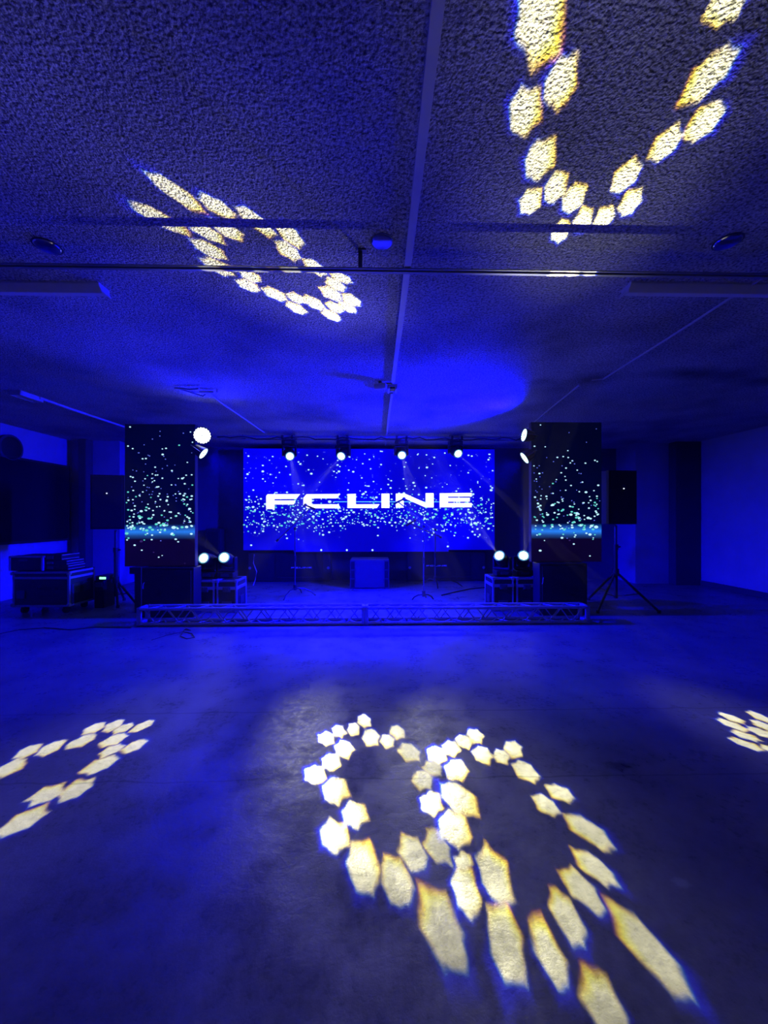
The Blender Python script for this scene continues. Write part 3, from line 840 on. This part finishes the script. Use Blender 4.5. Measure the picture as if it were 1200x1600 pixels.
def tripod_speaker(bx0, bx1, pyt, pyb, Y, rz, pole_px, hub_y, feet, label_s, label_t, led, lab2=None):
    a, b = at_y(bx0, pyt, Y), at_y(bx1, pyb, Y)
    w, h = (b.x - a.x), a.z - b.z
    cx = (a.x + b.x) / 2
    pole = at_y(pole_px, 850, Y + .2)
    t = thing('speaker', (cx, Y + .2, b.z), label_s, 'speaker', 'tall speakers on tripods', rz)
    ww = w * .94
    MB().prism([(-ww / 2, .0), (ww / 2, 0), (ww / 2, h), (-ww / 2, h)], -.2, -.05).prism([(-ww / 2, .0), (ww / 2, 0), (ww / 2, h), (-ww / 2, h)], -.05, .0).build('front_shell', BLACK, t)
    bk = MB(); v = bk.bm
    o_ = [(-ww / 2, 0), (ww / 2, 0), (ww * .32, .2), (-ww * .32, .2)]
    lo_ = [v.verts.new((x, y, 0.0)) for x, y in o_]; hi_ = [v.verts.new((x, y, h)) for x, y in o_]
    v.faces.new(lo_); v.faces.new(hi_)
    for k in range(4): v.faces.new((lo_[k], lo_[(k + 1) % 4], hi_[(k + 1) % 4], hi_[k]))
    bk.build('back_shell', BLACK, t)
    MB().box(-ww / 2 + .02, ww / 2 - .02, -.215, -.198, .025, h - .025, .006).build('grille', GRILLE, t)
    MB().cyl((.0, -.217, h * .66), (0, -.225, h * .66), .009, n=10).build('indicator_light', SPOTLED, t)
    # stand
    hub = at_y(pole_px, hub_y, Y + .2)
    s = thing('speaker_stand', (pole.x, Y + .2, 0), label_t, 'stand', 'black speaker tripods')
    o = -s.location
    MB().cyl((pole.x, Y + .2, .17), (pole.x, Y + .2, b.z - .02), .02, n=14).shift(o).build('pole', STEEL, s, True)
    MB().cyl((pole.x, Y + .2, .16), (pole.x, Y + .2, b.z * .72), .027, n=14).shift(o).build('lower_tube', BLACKP, s, True)
    MB().cyl((pole.x, Y + .2, hub.z - .06), (pole.x, Y + .2, hub.z + .04), .045, n=16).shift(o).build('hub', BLACKP, s, True)
    MB().cyl((pole.x, Y + .2, b.z * .70), (pole.x, Y + .2, b.z * .76), .036, n=14).cyl((pole.x, Y + .2, b.z * .73), (pole.x + .07, Y + .2, b.z * .73), .012, n=8).shift(o).build('clamp', BLACKP, s, True)
    for f in feet:
        f = Vector(f)
        lg = MB().cyl((pole.x, Y + .2, hub.z), (f.x, f.y, .02), .017, n=10).shift(o).build('leg', BLACKP, s, True)
        m_ = Vector((pole.x, Y + .2, hub.z)).lerp(f, .55)
        MB().cyl((pole.x, Y + .2, .19), m_, .008, n=8).shift(o).build('brace', STEEL, s, True)
        MB().cyl((f.x, f.y, .0), (f.x, f.y, .04), .024, n=10).shift(o).build('rubber_foot', RUBBER, lg, True)
    return s


f1, f2 = at_z(934, 958, 0), at_z(1030, 958, 0)
tripod_speaker(946, 996, 735, 819, 5.55, R(6), 962, 893, [f1, f2, (3.55, 6.35, 0)], 'black speaker on a tripod beside the sharp-topped screen and the bare wall',
               'black tripod stand with wide legs between the truss end and the bare wall', (975, 764))
f1, f2 = at_z(213, 945, 0), at_z(183, 949, 0)
tripod_speaker(138, 188, 742, 827, 5.85, R(12), 181, 905, [f1, at_z(184, 950, 0), (-4.2, 6.5, 0)], 'black speaker on a tripod beside the pile of road cases',
               'black tripod stand between the road cases and the truss end', (158, 771))

# ------------------------------------------------------------------ microphone stands


def mic_stand(hub_px, hub_z, Y, top_py, feet_px, boom_a, boom_b, boom_y, label, mic_label):
    h = at_y(*hub_px, Y)
    t = thing('microphone_stand', (h.x, Y, 0), label, 'microphone stand', 'thin boom microphone stands')
    o = -t.location
    top = at_y(hub_px[0], top_py, Y)
    hz = max(h.z, .06)
    MB().cyl((h.x, Y, hz), (h.x, Y, top.z), .011, n=10).shift(o).build('pole', STEEL, t, True)
    MB().cyl((h.x, Y, hz - .03), (h.x, Y, hz + .06), .028, n=12).shift(o).build('hub', BLACKP, t, True)
    MB().cyl((h.x, Y, (hz + top.z) / 2 - .05), (h.x, Y, (hz + top.z) / 2 + .05), .018, n=10).shift(o).build('clutch', BLACKP, t, True)
    for fx in feet_px:
        f = at_z(*fx, .012) if len(fx) == 2 else Vector(fx)
        d = f - Vector((h.x, Y, hz))
        MB().tube([(h.x, Y, hz), Vector((h.x, Y, hz)) + Vector((d.x * .45, d.y * .45, -.02)), Vector((h.x, Y, hz)) + Vector((d.x * .8, d.y * .8, d.z * .55)), f], .012, 8).shift(o).build('leg', BLACKP, t, True)
    A, B = at_y(*boom_a, Y), at_y(*boom_b, Y + boom_y)
    MB().cyl(A, B, .009, n=8).shift(o).build('boom', STEEL, t, True)
    MB().cyl((top.x - .02, Y, top.z), (top.x + .02, Y, top.z), .026, n=12).shift(o).build('boom_clamp', BLACKP, t, True)
    MB().cyl(A, A.lerp(B, .06), .02, n=10).shift(o).build('counterweight', BLACKP, t, True)
    d = (B - A).normalized()
    m = thing('microphone', B, mic_label, 'microphone', 'microphones on boom stands')
    d2 = (d + Vector((0, 0, -1.2)) + Vector((.4, 0, 0)) * (1 if d.x > 0 else -1)).normalized()
    MB().cyl(-d2 * .08, d2 * .08, .013, .019, n=12).build('body', BLACKP, m, True)
    MB().lathe([(.019, .0), (.027, .012), (.029, .03), (.022, .048), (.008, .055)], Matrix.Translation(-d2 * .08) @ (-d2).to_track_quat('Z', 'Y').to_matrix().to_4x4(), 14).build('grille', STEEL, m, True)


mic_stand((461, 919), .14, 6.65, 826, [(443, 938), (493, 930), (-1.36, 7.05, .012)], (432, 846), (486, 793), .1, 'thin boom stand, leftmost on stage, leaning up towards the lettering',
          'microphone at the tip of the leftmost boom stand')
mic_stand((662, 929), .1, 6.25, 822, [(644, 937), (677, 936), (.86, 6.6, .012)], (688, 838), (622, 784), .05, 'thin boom stand nearest the truss, in front of another stand',
          'dark microphone seen against the last letters but one')
mic_stand((680, 906), .1, 7.2, 828, [(722, 916), (660, 914), (1.2, 7.42, .012)], (690, 840), (640, 818), .05, 'thin boom stand set farther back than its neighbour, by the lettered cabinet',
          'microphone low on the boom stand set farthest back')

# ------------------------------------------------------------------ left corner: wall panel, road cases
a = at_x(105, 727, X_L); yb = a.y
t = thing('wall_panel', (X_L + .03, 6.3, 1.68), 'large dark flat panel hung on the wall above the road cases', 'panel')
o = -t.location
MB().box(X_L + .002, X_L + .06, 4.9, yb, .935, 2.42, .006).shift(o).build('frame', BLACKP, t)
MB().box(X_L + .055, X_L + .066, 4.95, yb - .04, .975, 2.38).shift(o).build('dark_glass', mat('dark_glass', (.012, .012, .014), .25), t)
# round dark disc on the wall above the panel
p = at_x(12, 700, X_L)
t = thing('wall_disc', (X_L, p.y, p.z), 'round dark disc high on the wall above the big dark panel', 'disc')
MX = Matrix.Rotation(PI / 2, 4, 'Y')
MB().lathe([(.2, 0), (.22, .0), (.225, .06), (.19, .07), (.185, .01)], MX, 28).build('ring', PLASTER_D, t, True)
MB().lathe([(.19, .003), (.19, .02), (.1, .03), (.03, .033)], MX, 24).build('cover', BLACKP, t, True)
# road case
Yc = 5.6
x0, x1 = at_y(20, 900, Yc).x, at_y(108, 900, Yc).x
t = thing('road_case', ((x0 + x1) / 2, Yc + .25, 0), 'big black road case with silver edges on castors in the left corner', 'case')
o = -t.location
zt = at_y(108, 893, Yc).z; zb_ = .1; dpc = .5
MB().box(x0, x1, Yc, Yc + dpc, zb_, zt, .008).shift(o).build('body', PLY, t)
zl = zt - .09
MB().box(x0 - .004, x1 + .004, Yc - .004, Yc + dpc + .004, zl - .02, zl + .015, .003).shift(o).build('lid_band', ALUD, t)
f = MB(); w = .03
for x in (x0 - .003, x1 + .003 - w):
    for y in (Yc - .003, Yc + dpc + .003 - w): f.box(x, x + w, y, y + w, zb_, zt, .004)
for y in (Yc - .003, Yc + dpc + .003 - w):
    for z in (zb_, zt - w): f.box(x0, x1, y, y + w, z, z + w, .004)
for x in (x0 - .003, x1 + .003 - w):
    for z in (zb_, zt - w): f.box(x, x + w, Yc, Yc + dpc, z, z + w, .004)
f.shift(o).build('edge_trim', ALUD, t)
for y in (Yc + .12, Yc + .33):
    MB().box(x1 - .002, x1 + .008, y - .07, y + .07, .28, .42, .004).shift(o).build('side_handle', STEEL, t)
for x in (x0, x1):
    for z in (zb_ + .03, zt - .027):
        MB().obox(Matrix.Translation((x, Yc, z)), .05, .05, .05, .016).shift(o).build('corner_guard', ALU, t)
MB().box(x0 + .06, x0 + .18, Yc - .012, Yc + .004, .22, .34, .006).shift(o).build('front_handle', STEEL, t)
for x in (x0 + .1, x1 - .1):
    for y in (Yc + .08, Yc + dpc - .08):
        MB().cyl((x - .02, y, .05), (x + .02, y, .05), .05, n=16).box(x - .03, x + .03, y - .03, y + .03, .085, zb_ + .002).shift(o).build('castor', RUBBER, t)
# faded script on the case front: unreadable strokes
fs = MB(); rnd = random.Random(2)
xm0, xm1 = at_y(57, 920, Yc).x, at_y(92, 920, Yc).x
zt1 = at_y(75, 919, Yc).z
xx = xm0
while xx < xm1:
    hh = rnd.uniform(.02, .045); fs.box(xx, xx + .006, Yc - .003, Yc + .001, zt1 - .02, zt1 - .02 + hh); fs.box(xx, xx + .02, Yc - .003, Yc + .001, zt1 - .02, zt1 - .015); xx += .026
xx = xm0 + .05
zt2 = at_y(75, 930.5, Yc).z
while xx < xm1 - .02:
    fs.box(xx, xx + .005, Yc - .003, Yc + .001, zt2 - .01, zt2 + .008); xx += .02
fs.shift(o).build('faded_script', mat('faded_paint', (.07, .07, .08), .6), t)
# smaller case on top
zc = zt + .003
x2, x3 = at_y(14, 880, Yc + .06).x, at_y(67, 880, Yc + .06).x
t = thing('road_case', ((x2 + x3) / 2, Yc + .25, zc), 'smaller black case with a silver corner post lying on the big road case', 'case')
o = -t.location; z2 = at_y(60, 869, Yc + .06).z
MB().box(x2, x3, Yc + .06, Yc + .48, zc, z2, .008).shift(o).build('body', PLY, t)
f = MB()
for x in (x2 - .002, x3 - .026): f.box(x, x + .028, Yc + .056, Yc + .084, zc, z2, .004)
f.box(x2, x3, Yc + .056, Yc + .084, z2 - .022, z2 + .002, .004).box(x3 - .026, x3 + .002, Yc + .056, Yc + .48, z2 - .022, z2 + .002, .004)
f.shift(o).build('edge_trim', ALUD, t)
MB().box(x2 + .14, x2 + .26, Yc + .05, Yc + .062, z2 - .075, z2 - .045, .004).shift(o).build('handle', STEEL, t)
# rack devices stacked beside it
x4, x5 = at_y(70.5, 880, Yc + .1).x, at_y(106, 880, Yc + .1).x
zz = zc
for k, (h_, ins, lb) in enumerate(((.075, 0., 'lowest of three dark rack units stacked on the big road case'), (.07, .02, 'middle one of three dark rack units stacked on the big road case'), (.09, .09, 'topmost of three dark rack units stacked on the big road case'))):
    t = thing('rack_unit', ((x4 + x5) / 2, Yc + .25, zz), lb, 'rack unit', 'rack units stacked on the road case')
    o = -t.location
    MB().box(x4 + .005, x5 - ins, Yc + .1, Yc + .45, zz + .001, zz + h_, .006).shift(o).build('body', PLY, t)
    MB().box(x5 - ins - .003, x5 - ins + .012, Yc + .1, Yc + .42, zz + h_ - .018, zz + h_ - .006, .002).box(x5 - ins - .003, x5 - ins + .012, Yc + .1, Yc + .42, zz + .012, zz + .022, .002).shift(o).build('side_rail', ALUD, t)
    MB().box(x4 + .03, x4 + .12, Yc + .09, Yc + .102, zz + .02, zz + h_ - .02, .003).shift(o).build('front_panel', STEEL, t)
    zz += h_
# upright box with a flat device with a green light on it
ya = 5.95
a, b = at_y(147, 907, ya), at_y(162, 940, ya)
t = thing('power_box', ((a.x + b.x) / 2, ya + .12, 0), 'upright black box on the floor between the road case and a tripod', 'box')
MB().box(a.x, b.x, ya, ya + .26, 0, a.z, .01).shift(-t.location).build('body', BLACK, t)
MB().box(a.x + .02, b.x - .02, ya - .008, ya + .004, a.z - .1, a.z - .03, .003).shift(-t.location).build('socket_plate', STEEL, t)
c, d = at_y(151, 900, ya), at_y(167, 905, ya)
t = thing('control_box', ((c.x + d.x) / 2, ya + .1, a.z), 'flat black device with a green light on top of the upright box', 'device')
MB().box(c.x - .01, d.x - .005, ya - .02, ya + .22, a.z + .001, a.z + .075, .01).shift(-t.location).build('body', BLACKP, t)
MB().box(c.x + .06, d.x, ya - .03, ya - .018, a.z + .022, a.z + .055, .003).shift(-t.location).build('green_light', GREENLED, t)

# ------------------------------------------------------------------ ceiling fittings
RAILM = mat('rail_steel', (.3, .3, .31), .4, .5)
zr = CEIL - .115
yr0, yr1 = at_z(0, 420, zr), at_z(1200, 424, zr)
yr = 2.27
t = thing('ceiling_rail', (0, yr, zr), 'long dark steel rail crossing the whole ceiling on a drop bracket', 'rail')
rl = MB()
rl.box(X_L + .02, X_R - .02, -.024, .024, -.004, .003, .001).box(X_L + .02, X_R - .02, -.006, .006, -.011, -.003, .001)
rl.build('rail', RAILM, t)
bx = at_y(563, 400, yr).x
for xb_ in (X_L + 1.2, bx, X_R - 1.2):
    MB().box(xb_ - .012, xb_ + .012, -.004, .004, .0, CEIL - zr, .001).box(xb_ - .012, xb_ + .035, -.02, .02, CEIL - zr - .006, CEIL - zr, .001).build('drop_bracket', STEEL, t)
# fluorescent battens


def batten(x0, x1, y, label):
    t = thing('ceiling_batten', ((x0 + x1) / 2, y, CEIL), label, 'ceiling light', 'unlit fluorescent battens')
    hw = (x1 - x0) / 2
    b = MB(); prof = [(-.055, -.0), (.055, 0), (.055, -.012), (.02, -.055), (-.02, -.055), (-.055, -.012)]
    vs = [[b.bm.verts.new((s * hw, y_, z_)) for y_, z_ in prof] for s in (-1, 1)]
    b.bm.faces.new(vs[0]); b.bm.faces.new(list(reversed(vs[1])))
    for k in range(6): b.bm.faces.new((vs[0][k], vs[1][k], vs[1][(k + 1) % 6], vs[0][(k + 1) % 6]))
    b.build('housing', WHITEP, t)
    for s in (-1, 1):
        MB().obox(Matrix.Translation((s * hw, 0, -.03)) @ Matrix.Rotation(s * R(-28), 4, 'Y'), .006, .105, .062, .002).build('end_cap', WHITEP, t)


bl, br_ = at_z(163, 455, CEIL - .03), at_z(978, 454, CEIL - .03)
batten(bl.x - 1.25, bl.x, bl.y, 'unlit white fluorescent batten with a pale pointed end, left of the ceiling conduit')
batten(br_.x, br_.x + 1.25, br_.y, 'unlit white fluorescent batten with a blue pointed end, right of the ceiling conduit')
# round cover plates
DISC = mat('cover_plate', (.75, .75, .78), .14, 1.)
for (px, py, rr, lb) in ((597, 377, .06, 'round pale blue-lit cover plate on the ceiling beside the drop bracket'), (74, 384, .065, 'round dark cover plate on the ceiling above the left batten'),
                         (1137, 377, .065, 'round dark cover plate on the ceiling above the right batten')):
    p = at_z(px, py, CEIL)
    t = thing('ceiling_plate', (p.x, p.y, CEIL), lb, 'cover plate', 'round ceiling cover plates')
    MB().lathe([(rr, 0), (rr, -.006), (rr * .92, -.011), (rr * .3, -.013)], Matrix(), 28).build('plate', DISC, t, True)
    MB().lathe([(rr * 1.1, 0), (rr * 1.12, -.004), (rr * 1.02, -.005)], Matrix(), 28).build('rim', STEEL, t, True)


def duct(pts_px, w, h, z, label, m=GREYP, name='conduit', rnd_=False):
    pts = [at_z(*p, z) for p in pts_px]
    mb = MB()
    if rnd_:
        mb.tube(pts, w / 2, 8)
    else:
        for a, b in zip(pts, pts[1:]):
            d = b - a; an = math.atan2(d.y, d.x)
            mb.obox(Matrix.Translation((a + b) / 2) @ Matrix.Rotation(an, 4, 'Z'), d.length + w * .5, w, h, .002)
    return tag(mb.build(name, m), label, 'conduit')


p_near = at_z(612, 600, CEIL - .01)
d_ = (at_z(685, 0, CEIL - .01) - p_near)
duct([(687, -20), (637, 415), (614, 597)], .042, .02, CEIL - .01, 'wide grey conduit running straight along the middle of the ceiling')
duct([(612.5, 615), (607.5, 650), (602, 696)], .032, .018, CEIL - .009, 'thin grey conduit continuing past the junction box towards the stage')
duct([(1200, 428), (1045, 528), (943, 592), (925, 593.5)], .016, .014, CEIL - .007, 'thin conduit slanting over the right batten')
duct([(905, 602), (858, 640), (800, 690)], .016, .016, CEIL - .008, 'thin conduit running towards the right screen top')
duct([(62, 622), (110, 639), (197, 668)], .03, .03, CEIL - .016, 'grey conduit along the left side of the ceiling', rnd_=False)
duct([(325, 613), (345, 629), (413, 676)], .02, .02, CEIL - .012, 'bright thin pipe slanting towards the ceiling bar', m=WHITEP, rnd_=True)
# junction boxes and small fittings
p = at_z(613, 605, CEIL)
t = thing('ceiling_junction_box', (p.x, p.y, CEIL), 'small open grey junction box at the end of the wide ceiling conduit', 'junction box')
MB().box(-.055, -.035, -.09, .09, -.05, 0, .003).box(.035, .055, -.09, .09, -.05, 0, .003).box(-.055, .055, -.09, .09, -.012, 0, .002).build('shell', GREYP, t)
MB().box(-.03, .03, -.05, .05, -.035, -.01, .006).build('terminal', BLACKP, t)
p = at_z(594, 596, CEIL)
t = thing('ceiling_camera', (p.x, p.y, CEIL), 'small white camera on the ceiling left of the junction box', 'camera')
MB().lathe([(.02, -.07), (.035, -.065), (.038, .02), (.03, .07), (.01, .08)], Matrix.Translation((0, 0, -.055)) @ Matrix.Rotation(PI / 2, 4, 'Y') @ Matrix.Rotation(.25, 4, 'X'), 18).build('body', WHITEP, t, True)
MB().cyl((0, 0, 0), (0, 0, -.03), .02, n=12).box(.06, .14, -.01, .01, -.03, -.015).build('mount', BLACKP, t)
p = at_z(42, 616, CEIL)
t = thing('ceiling_junction_box', (p.x, p.y, CEIL), 'open square junction box at the end of the left ceiling conduit', 'junction box')
an = math.atan2((at_z(197, 668, CEIL) - at_z(62, 622, CEIL)).y, (at_z(197, 668, CEIL) - at_z(62, 622, CEIL)).x)
t.rotation_euler = (0, 0, an)
MB().box(-.16, .16, -.07, -.055, -.06, 0).box(-.16, .16, .055, .07, -.06, 0).box(-.16, -.145, -.07, .07, -.06, 0).box(.145, .16, -.07, .07, -.06, 0).build('shell', GREYP, t)
p = at_z(312, 606, CEIL)
t = thing('ceiling_sprinkler', (p.x, p.y, CEIL), 'tangle of bright metal sprinkler pipework on the ceiling above the left lamps', 'sprinkler')
MB().tube([(-.28, -.05, -.02), (-.1, -.03, -.03), (.02, -.06, -.03)], .012).build('upper_pipe', ALUD, t, True)
MB().tube([(-.03, .06, -.03), (.14, .07, -.03)], .016).build('lower_pipe', WHITEP, t, True)
MB().cyl((.19, .06, 0), (.19, .06, -.04), .018).build('head', WHITEP, t, True)
MB().tube([(-.25, -.02, -.015), (-.12, .18, -.02), (-.06, .22, -.03), (-.02, .2, -.015)], .009).build('branch_pipe', STEEL, t, True)

# ------------------------------------------------------------------ cables on the floor


def floor_cable(pts_px, r, label):
    tag(MB().tube([at_z(*p, r) for p in pts_px], r, 6).build('cable', RUBBER), label, 'cable')


floor_cable([(237, 1000), (262, 992), (286, 987), (300, 990), (304, 996), (292, 998), (282, 994), (288, 984), (298, 985), (290, 982)], .004, 'thin black cable loop on the floor in front of the truss')
floor_cable([(690, 930), (715, 924), (735, 920), (757, 918)], .01, 'black cable running across the stage to the right pair of cases')
floor_cable([(372, 852), (397, 870), (398, 888), (392, 905), (402, 912)], .006, 'pale cable') if False else None
floor_cable([(0, 990), (30, 984), (70, 981), (110, 984), (150, 980), (205, 981)], .005, 'black cable on the floor below the road cases')
a = [at_y(x, y, 7.9) for x, y in ((397, 866), (396, 880), (401, 893), (399, 905))]
tag(MB().tube([(v.x, v.y, v.z) for v in a] + [(a[-1].x - .03, 7.85, .01)], .01, 6).build('cable', GREYP), 'pale cable dangling below the left end of the wide screen', 'cable')

# ------------------------------------------------------------------ thin stage haze in the room
HAZE = .0022
if HAZE:
    hm = bpy.data.materials.new('stage_haze'); nt, N, L = nodes_of(hm)
    N.remove(N['Principled BSDF'])
    vs = N.new('ShaderNodeVolumeScatter'); vs.inputs['Density'].default_value = HAZE; vs.inputs['Anisotropy'].default_value = .2
    L.new(vs.outputs[0], N['Material Output'].inputs['Volume'])
    hz = MB().box(X_L - .05, X_R + .05, Y_REAR - .05, Y_BACK + .05, -.05, CEIL + .05).build('smoke_haze', hm)
    tag(hz, 'thin stage haze filling the room', 'haze', kind='stuff')

# ------------------------------------------------------------------ world, render look
w = bpy.data.worlds.new('night'); S.world = w; w.use_nodes = True
w.node_tree.nodes['Background'].inputs[0].default_value = (0, 0, 0, 1)
w.node_tree.nodes['Background'].inputs[1].default_value = 0
S.view_settings.view_transform = 'Standard'
S.view_settings.look = 'None'
S.view_settings.exposure = 0.
S.view_settings.gamma = 1.
S.view_settings.use_curve_mapping = False
c = S.cycles
c.use_denoising = True
c.use_adaptive_sampling = True; c.adaptive_threshold = .025; c.adaptive_min_samples = 20
c.max_bounces = 5; c.diffuse_bounces = 3; c.glossy_bounces = 2; c.transmission_bounces = 1; c.volume_bounces = 0
c.sample_clamp_indirect = 4.
c.caustics_reflective = False; c.caustics_refractive = False
